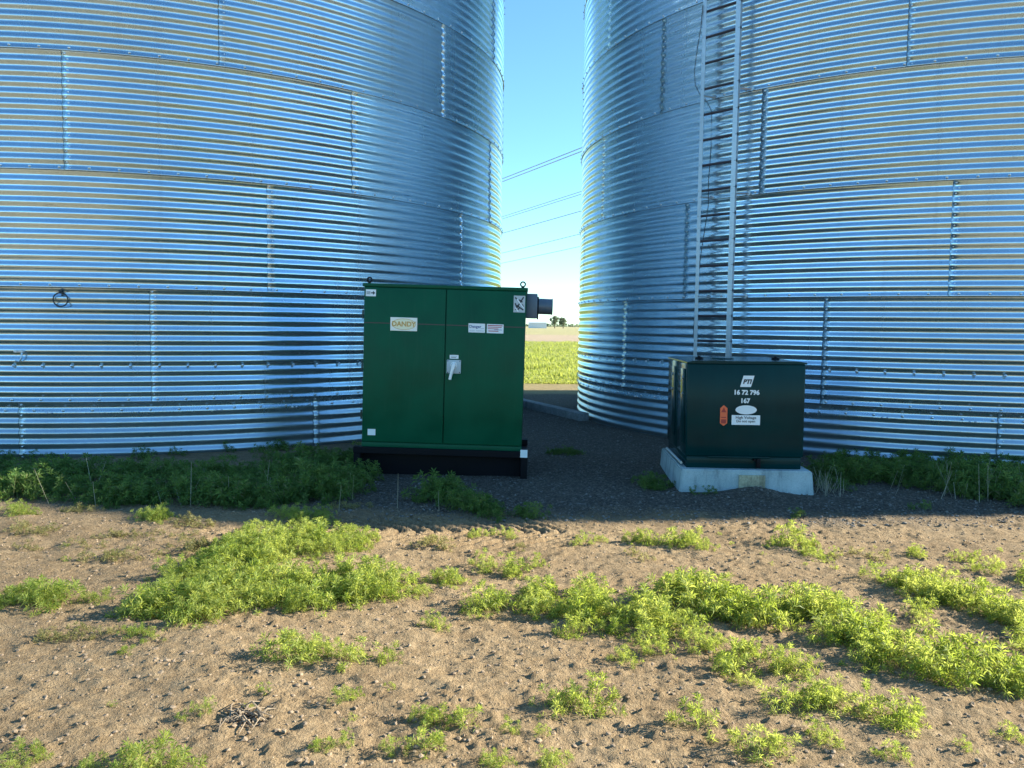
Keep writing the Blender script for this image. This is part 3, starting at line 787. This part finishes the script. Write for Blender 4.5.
LIT = [(-2.28,3.93,0.3,0.1,0.15,1),(-1.31,5.03,0.43,0.29,0.13,1),(-1.53,4.4,0.29,0.27,0.14,1),(-1.53,3.9,0.31,0.17,0.16,1),(-1.12,4.1,0.37,0.24,0.15,1),(-0.67,4.18,0.23,0.17,0.14,1),(-0.44,4.32,0.12,0.1,0.12,0.8),(-1.41,5.68,0.28,0.17,0.1,0.6),(-0.86,3.3,0.12,0.07,0.17,1),(-0.6,3.28,0.14,0.05,0.1,0.9),(-0.01,4.57,0.17,0.09,0.11,1),(-0.09,3.94,0.16,0.1,0.13,1),(0.25,4.0,0.24,0.13,0.13,1),(0.53,3.85,0.23,0.14,0.14,1),(0.65,3.71,0.14,0.11,0.13,1),(0.38,3.63,0.15,0.07,0.11,0.8),(0.51,3.37,0.14,0.05,0.12,0.9),(0.64,3.48,0.08,0.09,0.1,0.6),(0.51,5.16,0.13,0.07,0.1,1),(0.75,5.19,0.13,0.07,0.1,1),(1.15,5.16,0.19,0.09,0.11,1),(1.78,5.14,0.13,0.09,0.14,1),(1.89,4.92,0.1,0.09,0.08,0.8),(0.97,3.99,0.2,0.14,0.17,1),(1.24,3.89,0.24,0.13,0.16,1),(1.52,3.9,0.12,0.11,0.14,0.9),(1.52,3.57,0.18,0.16,0.15,1),(1.5,3.33,0.11,0.08,0.13,0.9),(1.03,3.29,0.19,0.09,0.12,0.9),(1.18,3.23,0.13,0.06,0.12,0.9),(0.79,3.38,0.12,0.06,0.09,0.6),(0.89,3.55,0.1,0.07,0.09,0.5),(1.77,3.28,0.19,0.1,0.16,1),(1.94,3.2,0.18,0.09,0.16,1),(2.02,3.13,0.06,0.07,0.15,1),(2.18,4.44,0.13,0.1,0.12,1),(2.27,4.22,0.21,0.14,0.13,1),(2.34,4.04,0.2,0.13,0.13,1),(2.43,3.88,0.16,0.16,0.14,1),(2.29,3.48,0.08,0.11,0.15,1),(2.06,3.86,0.09,0.08,0.09,0.7),(1.89,3.88,0.09,0.05,0.08,0.6),(2.13,4.91,0.13,0.06,0.06,0.5),(2.77,4.87,0.11,0.06,0.09,0.9),(2.55,4.95,0.13,0.09,0.07,0.5),(2.82,4.63,0.15,0.09,0.09,0.7),(1.08,2.97,0.12,0.06,0.11,0.9),(1.24,2.89,0.16,0.07,0.13,1),(1.42,2.82,0.11,0.04,0.11,0.8),(-3.55,5.75,0.17,0.09,0.1,1),(-3.16,5.83,0.16,0.06,0.06,0.5),(-2.52,5.65,0.18,0.08,0.11,1),(-2.15,5.52,0.13,0.08,0.06,0.5),(-1.17,6.07,0.15,0.07,0.05,0.5),(-0.44,5.06,0.17,0.07,0.06,0.5),(-0.13,5.33,0.16,0.08,0.07,0.7),(-2.29,4.74,0.23,0.1,0.06,0.4),(-1.88,4.89,0.24,0.13,0.06,0.45),(-2.76,4.96,0.27,0.13,0.04,0.25),(-2.33,5.22,0.38,0.12,0.04,0.3),(0.12,5.02,0.12,0.07,0.05,0.4),(0.77,4.79,0.15,0.08,0.05,0.3),(0.95,4.24,0.1,0.06,0.07,0.4)]
SHADE = [(-3.78,6.51,0.44,0.3,0.22,1),(-3.12,6.31,0.46,0.28,0.2,1),(-2.59,6.35,0.43,0.28,0.2,1),(-2.04,6.34,0.42,0.32,0.22,1),(-1.62,6.56,0.38,0.42,0.24,1),(-1.4,6.86,0.18,0.33,0.2,1),(-1.98,7.63,0.56,0.31,0.22,1),(-1.54,7.89,0.29,0.27,0.2,1),(-3.94,7.1,0.65,0.27,0.22,1),(-2.88,7.08,0.52,0.27,0.2,1),(-2.45,7.2,0.35,0.27,0.2,1),(-0.56,6.43,0.2,0.26,0.2,1),(-0.29,6.12,0.21,0.2,0.16,1),(0.01,5.81,0.24,0.15,0.13,1),(3.04,7.56,0.28,0.35,0.22,1),(3.47,7.44,0.36,0.34,0.24,1),(3.87,7.32,0.37,0.33,0.22,1),(4.07,6.9,0.34,0.38,0.26,1),(4.2,6.66,0.16,0.35,0.24,1),(3.85,8.04,0.69,0.23,0.2,1),(4.51,7.81,0.57,0.27,0.2,1),(2.79,6.99,0.12,0.17,0.14,0.7)]
rr = np.random.default_rng(11)
LIT = [(e[0], e[1], e[2] * 1.06, e[3] * 1.22, e[4] * 1.05) + tuple(e[5:]) for e in LIT]
LIT += [(-2.95, 3.95, .35, .12, .15, 1), (-3.5, 4.6, .4, .2, .13, 1), (-3.1, 5.25, .3, .1, .06, .4), (-3.3, 3.3, .25, .1, .12, .9),
        (2.75, 3.4, .3, .15, .15, 1), (3.3, 3.75, .4, .2, .15, 1), (3.25, 4.4, .4, .15, .13, 1), (3.7, 5.0, .3, .1, .09, .9), (2.6, 2.8, .2, .08, .1, .9)]
SHADE += [(-4.7, 6.75, .5, .4, .22, 1), (-5.5, 6.95, .5, .4, .22, 1), (-5.2, 7.45, .6, .25, .2, 1), (4.9, 6.9, .4, .4, .24, 1), (5.5, 7.0, .4, .4, .22, 1)]
mat_l = [e for e in LIT if e[4] > .07]; mat_s = [e for e in LIT if e[4] <= .07]
Q = fill(mat_l, PRO, .092, rr)
# stray sprouts scattered over the bare soil
sp = []
for i in range(150):
    x, y = rr.uniform(-3.6, 3.6), rr.uniform(2.3, 5.6)
    if fbm(np.array([x * .8]), np.array([y * 1.1]), 91, 3)[0] < .02: continue
    s = rr.uniform(.018, .04); sp.append(place(PROS[rr.integers(4)], x, y, s, s, rr.uniform(0, 6)))
Q = np.concatenate([Q] + sp)
tag(leaf_obj('weeds', Q, M_WEED), 'sunlit yellow-green weed mats spreading over the dry brown soil', 'weeds', kind='stuff')
Q = np.concatenate([fill([(e[0], e[1], e[2], e[3], e[4] * 1.25) + tuple(e[5:]) for e in mat_s], PROS, .07, rr)])
tag(leaf_obj('sparse_weeds', Q, M_DRY), 'thin half-dry weeds flattened on the soil near the shadow edge', 'weeds', kind='stuff')
SHADE = [(e[0], e[1], e[2], e[3], e[4] * (1.0 if e[1] > 6.9 else 1.08)) + tuple(e[5:]) for e in SHADE]
for a in range(-92, -52, 5):
    SHADE.append((-5.17 + 5.12 * cos(RD(a)), 12.887 + 5.12 * sin(RD(a)), 0.20, .08, .13, .7))
for a in range(-122, -96, 5):
    SHADE.append((6.016 + 5.12 * cos(RD(a)), 12.704 + 5.12 * sin(RD(a)), .2, .08, .16, .8))
shl = [e for e in SHADE if e[0] < -1]; shr = [e for e in SHADE if e[0] > 2.5]; shm = [e for e in SHADE if -1 <= e[0] <= 2.5]
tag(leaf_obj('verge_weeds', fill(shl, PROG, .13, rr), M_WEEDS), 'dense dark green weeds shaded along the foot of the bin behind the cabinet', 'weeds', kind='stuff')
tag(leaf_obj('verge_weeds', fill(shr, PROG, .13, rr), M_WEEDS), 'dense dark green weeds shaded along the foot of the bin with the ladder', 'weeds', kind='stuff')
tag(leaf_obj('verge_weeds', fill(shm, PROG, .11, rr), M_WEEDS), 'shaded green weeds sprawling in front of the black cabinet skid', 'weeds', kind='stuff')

CL = [  # x, y, rx, ry, h, label
    (-.35, 3.68, .04, .04, .07, 'small lone green weed on bare soil below the gap between two mats'),
    (.85, 2.59, .08, .04, .11, 'bushy weed at the bottom edge, below the upright sprig'),
    (1.09, 2.70, .05, .03, .08, 'low weed just under the lowest mat on the right'),
    (1.23, 2.54, .05, .03, .07, 'thin pale weed sprig in bare soil near the bottom right corner'),
    (.66, 2.75, .05, .03, .10, 'upright narrow weed sprig casting a long shadow on bare soil'),
    (.27, 2.88, .12, .04, .11, 'yellow weed tuft with a drooping end, alone on bare soil at the bottom middle'),
    (-.26, 2.80, .10, .06, .12, 'largest weed tuft of the cluster on bare soil below the cabinet'),
    (.04, 2.68, .07, .03, .10, 'arched weed tuft with a dark twiggy base at the bottom middle'),
    (-.40, 2.59, .05, .04, .10, 'weed tuft at the lower left of the bottom cluster below the cabinet'),
    (-.27, 2.53, .05, .03, .10, 'weed tuft at the lowest point of the bottom cluster below the cabinet'),
    (-.54, 2.61, .05, .03, .08, 'leftmost weed tuft of the bottom cluster below the cabinet'),
    (-.56, 2.93, .05, .03, .06, 'low flat weed sprig above the bottom cluster'),
    (-1.13, 2.45, .09, .04, .12, 'wide weed tuft cut by the bottom edge on the left'),
    (-1.05, 2.82, .04, .03, .06, 'small weed beside the dead twisted roots'),
    (-1.52, 2.48, .06, .05, .08, 'weed tuft in the bottom left corner'),
    (-1.30, 2.44, .05, .03, .07, 'little weed between the corner tuft and the wide tuft at the bottom left'),
    (-.03, 2.47, .05, .03, .08, 'weed tuft touching the bottom edge in the middle'),
    (.16, 2.48, .06, .03, .08, 'weed tuft touching the bottom edge right of the middle one'),
    (-1.61, 3.28, .04, .03, .06, 'small green weed just below the pale sprig on bare soil at the left'),
    (-1.58, 3.47, .07, .04, .07, 'pale sprig beside the brown dead weed at the left'),
    (.89, 3.12, .05, .03, .06, 'small weed under the middle of the large right-hand mat'),
    (1.72, 2.72, .04, .03, .06, 'small weed on bare soil near the right edge, below the large mat'),
    (1.48, 2.63, .04, .03, .05, 'tiny weed on bare soil at the bottom right'),
]
for i, (x, y, rx, ry, h, lab) in enumerate(CL):
    Q = fill([(x, y, rx, ry, h, 1.3)], PRO, .075, rr)
    tag(leaf_obj('weed_clump', Q, M_WEED, (x, y, gz(x, y))), lab, 'weed', 'single weed clumps on bare soil')
CS = [(.58, 8.59, .2, .13, .09, 'low grassy weed on the gravel between cabinet and transformer'),
      (1.57, 6.70, .10, .04, .09, 'small shaded weed growing against the front of the concrete pad'),
      (1.22, 7.02, .08, .28, .15, 'shaded weeds along the left flank of the concrete pad'),
      (2.12, 5.92, .06, .06, .08, 'little shaded weed on gravel in front of the concrete pad'),
      (3.15, 6.31, .08, .07, .09, 'single shaded weed on gravel before the weeds at the ladder bin')]
for x, y, rx, ry, h, lab in CS:
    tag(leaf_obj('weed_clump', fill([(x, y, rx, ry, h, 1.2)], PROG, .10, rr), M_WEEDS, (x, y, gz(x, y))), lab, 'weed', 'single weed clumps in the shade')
# dry grass beside the pad
dg = []
for i in range(70):
    x, y = rr.normal(2.68, .07), rr.normal(6.95, .10); a = rr.uniform(0, 6.28); l = rr.uniform(.10, .28); tl = rr.uniform(.1, .9)
    p = np.array([x, y, gz(x, y)]); d = np.array([cos(a) * tl, sin(a) * tl, 1.]); d /= np.linalg.norm(d); sd = np.array([-sin(a), cos(a), 0]) * .003
    dg.append([p - sd, p + sd, p + d * l + sd * .3 + [0, 0, -.3 * tl * l], p + d * l - sd * .3 + [0, 0, -.3 * tl * l]])
M_STRAW = mat_leaf('straw', (.34, .32, .24), (.5, .48, .38), (.2, .2, .14), (.3, .3, .2))
tag(leaf_obj('dry_grass_tuft', np.array(dg), M_STRAW, (2.68, 6.95, 0)), 'pale dry grass tuft at the right corner of the concrete pad', 'grass')
# dry stalks standing in the shaded verges
def stalks(name, n, cx, cy, sx, sy, lab):
    q = []
    for i in range(n):
        x, y = cx + rr.normal(0, sx), cy + rr.normal(0, sy); a = rr.uniform(0, 6.28); l = rr.uniform(.12, .34); tl = rr.uniform(.1, .7)
        p = np.array([x, y, gz(x, y)]); d = np.array([cos(a) * tl, sin(a) * tl, 1.]); d /= np.linalg.norm(d); sd = np.array([-sin(a), cos(a), 0]) * .0032
        q.append([p - sd, p + sd, p + d * l + sd * .4, p + d * l - sd * .4])
    tag(leaf_obj(name, np.array(q), M_STRAW), lab, 'dry stalks', kind='stuff')
stalks('dry_stalks', 46, 4.05, 6.75, .35, .15, 'pale dry stalks among the dark weeds at the ladder bin')
stalks('dry_stalks', 40, -2.5, 6.3, .8, .2, 'pale dry stalks among the dark weeds left of the cabinet')
M_STRAWY = mat_concrete('dry_root', (.10, .07, .045), (.34, .27, .18), 12)
# dead plants
tag(leaf_obj('dead_weed', fill([(-1.9, 3.5, .16, .06, .06, 1.2)], PROS, .06, rr), M_DRY, (-1.9, 3.5, gz(-1.9, 3.5))), 'brown dead weed flattened on the soil at the left', 'weed')
mb = MB()
for i in range(42):
    a = rr.uniform(0, 2 * pi); x0 = -.93 + rr.normal(0, .035); y0 = 2.80 + rr.normal(0, .03); L = rr.uniform(.05, .12)
    z = gz(x0, y0)
    mb.tube([(x0, y0, z), (x0 + L * .4 * cos(a), y0 + L * .4 * sin(a), z + rr.uniform(.006, .035)), (x0 + L * cos(a), y0 + L * sin(a), z + .006)], [.004, .003, .0012], 5)
tag(mb.build('dead_roots', M_STRAWY, None, 60), 'twisted dead roots lying on bare soil at the lower left', 'roots')

# ------------------------------------------------------------------ clods and gravel stones
def stones(name, pts, sizes, mat, seed):
    r = np.random.default_rng(seed)
    t = (1 + 5 ** .5) / 2
    ico = np.array([(-1, t, 0), (1, t, 0), (-1, -t, 0), (1, -t, 0), (0, -1, t), (0, 1, t), (0, -1, -t), (0, 1, -t), (t, 0, -1), (t, 0, 1), (-t, 0, -1), (-t, 0, 1)]) / 1.9
    fc = np.array([(0, 11, 5), (0, 5, 1), (0, 1, 7), (0, 7, 10), (0, 10, 11), (1, 5, 9), (5, 11, 4), (11, 10, 2), (10, 7, 6), (7, 1, 8), (3, 9, 4), (3, 4, 2), (3, 2, 6), (3, 6, 8), (3, 8, 9), (4, 9, 5), (2, 4, 11), (6, 2, 10), (8, 6, 7), (9, 8, 1)])
    n = len(pts)
    jit = ico[None] * r.uniform(.7, 1.25, (n, 12, 1)) * np.stack([r.uniform(.7, 1.3, n), r.uniform(.7, 1.3, n), r.uniform(.45, .9, n)], -1)[:, None]
    a = r.uniform(0, 6.28, n); c, s = np.cos(a)[:, None], np.sin(a)[:, None]
    P = np.stack([jit[..., 0] * c - jit[..., 1] * s, jit[..., 0] * s + jit[..., 1] * c, jit[..., 2]], -1) * sizes[:, None, None] + pts[:, None]
    F = (fc[None] + (np.arange(n) * 12)[:, None, None]).reshape(-1, 3)
    return link(name, np_mesh(name, P.reshape(-1, 3), F, False), mat)
n = 22000
x = rr.uniform(-4, 4, n); y = 2.25 + 3.9 * rr.uniform(0, 1, n) ** 1.3
sz = .0022 + .0095 * rr.uniform(0, 1, n) ** 5
tag(stones('soil_clods', np.stack([x, y, ground_z(x, y) + sz * .15], -1), sz, M_STONE, 5), 'small dry soil clods strewn over the sunlit ground', 'clods', kind='stuff')
n = 9000
x = rr.uniform(-1.6, 4.6, n); y = 5.7 + 7.5 * rr.uniform(0, 1, n) ** 1.3
sz = .004 + .010 * rr.uniform(0, 1, n) ** 3
tag(stones('gravel', np.stack([x, y, ground_z(x, y) + sz * .2], -1), sz, M_GRAVEL, 6), 'grey gravel stones in the shade around the cabinet and transformer', 'gravel', kind='stuff')

# ------------------------------------------------------------------ crop in the field behind
bl = []
n = 16000
yy = 19.0 + 50 * rr.uniform(0, 1, n) ** 2.0; xx = (rr.uniform(-.14, .24, n)) * yy
hh = rr.uniform(.05, .13, n) + .13 * smooth01(.55, .7, vnoise(xx * 1.3, yy * .5, 5)) * rr.uniform(.5, 1, n)
hh *= smooth01(18.5, 24.5, yy + rr.normal(0, .6, n)) * .75 + .2
zz = ground_z(xx, yy)
for j in range(4):
    a = rr.uniform(0, 6.28, n); tl = rr.uniform(.2, .8, n); wd = rr.uniform(.008, .02, n)
    p = np.stack([xx + rr.normal(0, .05, n), yy + rr.normal(0, .05, n), zz], -1)
    d = np.stack([np.cos(a) * tl, np.sin(a) * tl, np.ones(n)], -1) * hh[:, None]
    sd = np.stack([-np.sin(a), np.cos(a), 0 * a], -1) * wd[:, None]
    bl.append(np.stack([p, p + d * .5 + sd, p + d, p + d * .5 - sd], 1))
tag(leaf_obj('crop', np.concatenate(bl), M_CROP), 'bright yellow-green crop growing in the sunlit field behind the bins', 'crop', kind='stuff')

# ------------------------------------------------------------------ far farm: trees, shed, tree line
def tree(x, y, h, w, seed, lab):
    t = empty('tree', (x, y, gz(x, y))); tag(t, lab, 'tree', 'trees on the horizon')
    r = np.random.default_rng(seed)
    mb = MB(); mb.tube([(0, 0, -.1), (.1, 0, h * .3), (0, .1, h * .62)], [.28, .2, .08], 7)
    for i in range(5):
        a = r.uniform(0, 6.28); mb.tube([(0, 0, h * .3), (cos(a) * w * .2, sin(a) * w * .2, h * .5), (cos(a) * w * .36, sin(a) * w * .36, h * .72)], [.12, .08, .03], 5)
    mb.build('trunk', M_BARK, t)
    Q = []
    for c in range(26):
        a = r.uniform(0, 6.28); q = r.uniform(0, 1) ** .6; cz = h * r.uniform(.38, .92); k = math.sqrt(max(.05, 1 - ((cz / h - .6) / .42) ** 2))
        cc = np.array([cos(a) * q * w * .45 * k, sin(a) * q * w * .45 * k, cz]); cr = r.uniform(.35, .8)
        for i in range(60):
            p = cc + r.normal(0, cr * .55, 3); u = r.normal(0, 1, 3); u /= np.linalg.norm(u); v = np.cross(u, r.normal(0, 1, 3)); v /= np.linalg.norm(v); s = r.uniform(.14, .3)
            Q.append([p - u * s, p + v * s * .7, p + u * s, p - v * s * .7])
    o = leaf_obj('crown', np.array(Q), M_TREE); o.parent = t
tree(20.4, 400, 6.3, 5.0, 1, 'taller leafy tree on the horizon beside the bin with the ladder')
tree(24.8, 405, 5.4, 4.4, 2, 'smaller leafy tree on the horizon touching the bin with the ladder')
sh = empty('farm_shed', (11.7, 390, gz(11.7, 390)))
tag(sh, 'low white farm shed far off on the horizon beside the cabinet inlet', 'shed')
MB().box((-4.2, -4, -.2), (4.2, 4, 2.6)).build('wall', M_SHEDW, sh)
mb = MB(); bm = mb.bm
a = [bm.verts.new(v) for v in ((-4.5, -4.3, 2.602), (4.5, -4.3, 2.602), (4.5, 0, 4.1), (-4.5, 0, 4.1))]; b = [bm.verts.new(v) for v in ((-4.5, 4.3, 2.602), (4.5, 4.3, 2.602))]
bm.faces.new(a); bm.faces.new((a[3], a[2], b[1], b[0])); bm.faces.new((a[0], a[3], b[0])); bm.faces.new((a[1], b[1], a[2])); bm.faces.new((a[0], b[0], b[1], a[1]))
mb.build('roof', M_SHEDR, sh)
Q = []
r = np.random.default_rng(9)
for i in range(9000):
    x = r.uniform(-400, 500); hgt = 2.2 + 2.6 * vnoise(np.array([x * .02]), np.array([3.]), 8)[0]
    p = np.array([x, 900 + r.normal(0, 6), r.uniform(-.5, 1) * hgt]); u = r.normal(0, 1, 3); u /= np.linalg.norm(u); v = np.cross(u, r.normal(0, 1, 3)); v /= np.linalg.norm(v); s = r.uniform(.6, 1.4)
    Q.append([p - u * s, p + v * s, p + u * s, p - v * s])
tag(leaf_obj('treeline', np.array(Q), M_TREE), 'thin dark line of far trees along the horizon', 'treeline', kind='stuff')

# ------------------------------------------------------------------ power lines across the gap
def wire(dist, vpx, hgt, rad, lab, off=0.):
    az = math.atan((540 - 512) / 821.); ax = math.atan((vpx - 512) / 821.)
    c = Vector((sin(az) * dist, cos(az) * dist, hgt + off)); d = Vector((sin(ax), cos(ax), 0))
    pts = [c + d * t + Vector((0, 0, .00006 * t * t)) for t in np.linspace(-90, 140, 24)]
    mb = MB(); mb.tube(pts, rad, 6)
    tag(mb.build('power_line', M_WIRE, None, 60), lab, 'power line', 'overhead power lines')
for dist, vpx, lab, dbl in [(86.3, 140, 'highest', 1), (115, 176, 'second highest', 1), (133.6, 191, 'middle', 0), (168, 222, 'second lowest', 0), (194.7, 229, 'lowest', 0)]:
    if dbl:
        wire(dist, vpx, 18, .040, lab + ' power line across the sky gap, upper wire of the pair', .17)
        wire(dist, vpx, 18, .040, lab + ' power line across the sky gap, lower wire of the pair', -.17)
    else:
        wire(dist, vpx, 18, .055, lab + ' single power line crossing the sky between the bins')

# ------------------------------------------------------------------ light, sky, camera
EL, AZ = RD(24.4), RD(6.9)
sd = Vector((cos(AZ) * cos(EL), sin(AZ) * cos(EL), sin(EL)))
sun = bpy.data.lights.new('sun', 'SUN'); sun.energy = 5.0; sun.angle = RD(.5); sun.color = (1, .93, .80)
so = bpy.data.objects.new('sun', sun); COL.objects.link(so); so.rotation_euler = sd.to_track_quat('Z', 'Y').to_euler()
wd = bpy.data.worlds.new('World'); SC.world = wd; wd.use_nodes = True
nt = wd.node_tree; bg = nt.nodes['Background']
sky = nt.nodes.new('ShaderNodeTexSky'); sky.sky_type = 'NISHITA'; sky.sun_disc = False
sky.sun_elevation = EL; sky.sun_rotation = pi / 2 - AZ
sky.air_density = 1.0; sky.dust_density = 0.0; sky.ozone_density = 4.0; sky.altitude = 500
tm = nt.nodes.new('ShaderNodeMix'); tm.data_type = 'RGBA'; tm.blend_type = 'MULTIPLY'; tm.inputs[0].default_value = 1
nt.links.new(sky.outputs[0], tm.inputs[6]); tm.inputs[7].default_value = (.78, 1.04, 1.08, 1)
nt.links.new(tm.outputs[2], bg.inputs[0]); bg.inputs[1].default_value = .092

cam = bpy.data.cameras.new('camera'); co = bpy.data.objects.new('camera', cam); COL.objects.link(co)
p, r = .0713, .0122
U = Vector((0, sin(p), cos(p))); Fw = Vector((0, cos(p), -sin(p))); X = Vector((1, 0, 0))
rt = cos(r) * X + sin(r) * U; up = -sin(r) * X + cos(r) * U
co.matrix_world = Matrix(((rt.x, up.x, -Fw.x, 0), (rt.y, up.y, -Fw.y, 0), (rt.z, up.z, -Fw.z, EYE), (0, 0, 0, 1)))
cam.sensor_width = 36; cam.lens = 821 / 1024 * 36; cam.clip_start = .05; cam.clip_end = 20000
SC.camera = co
SC.view_settings.view_transform = 'Standard'; SC.view_settings.look = 'None'
SC.view_settings.exposure = 1.78; SC.view_settings.gamma = 1; SC.view_settings.use_curve_mapping = False
SC.cycles.max_bounces = 8; SC.cycles.transparent_max_bounces = 8
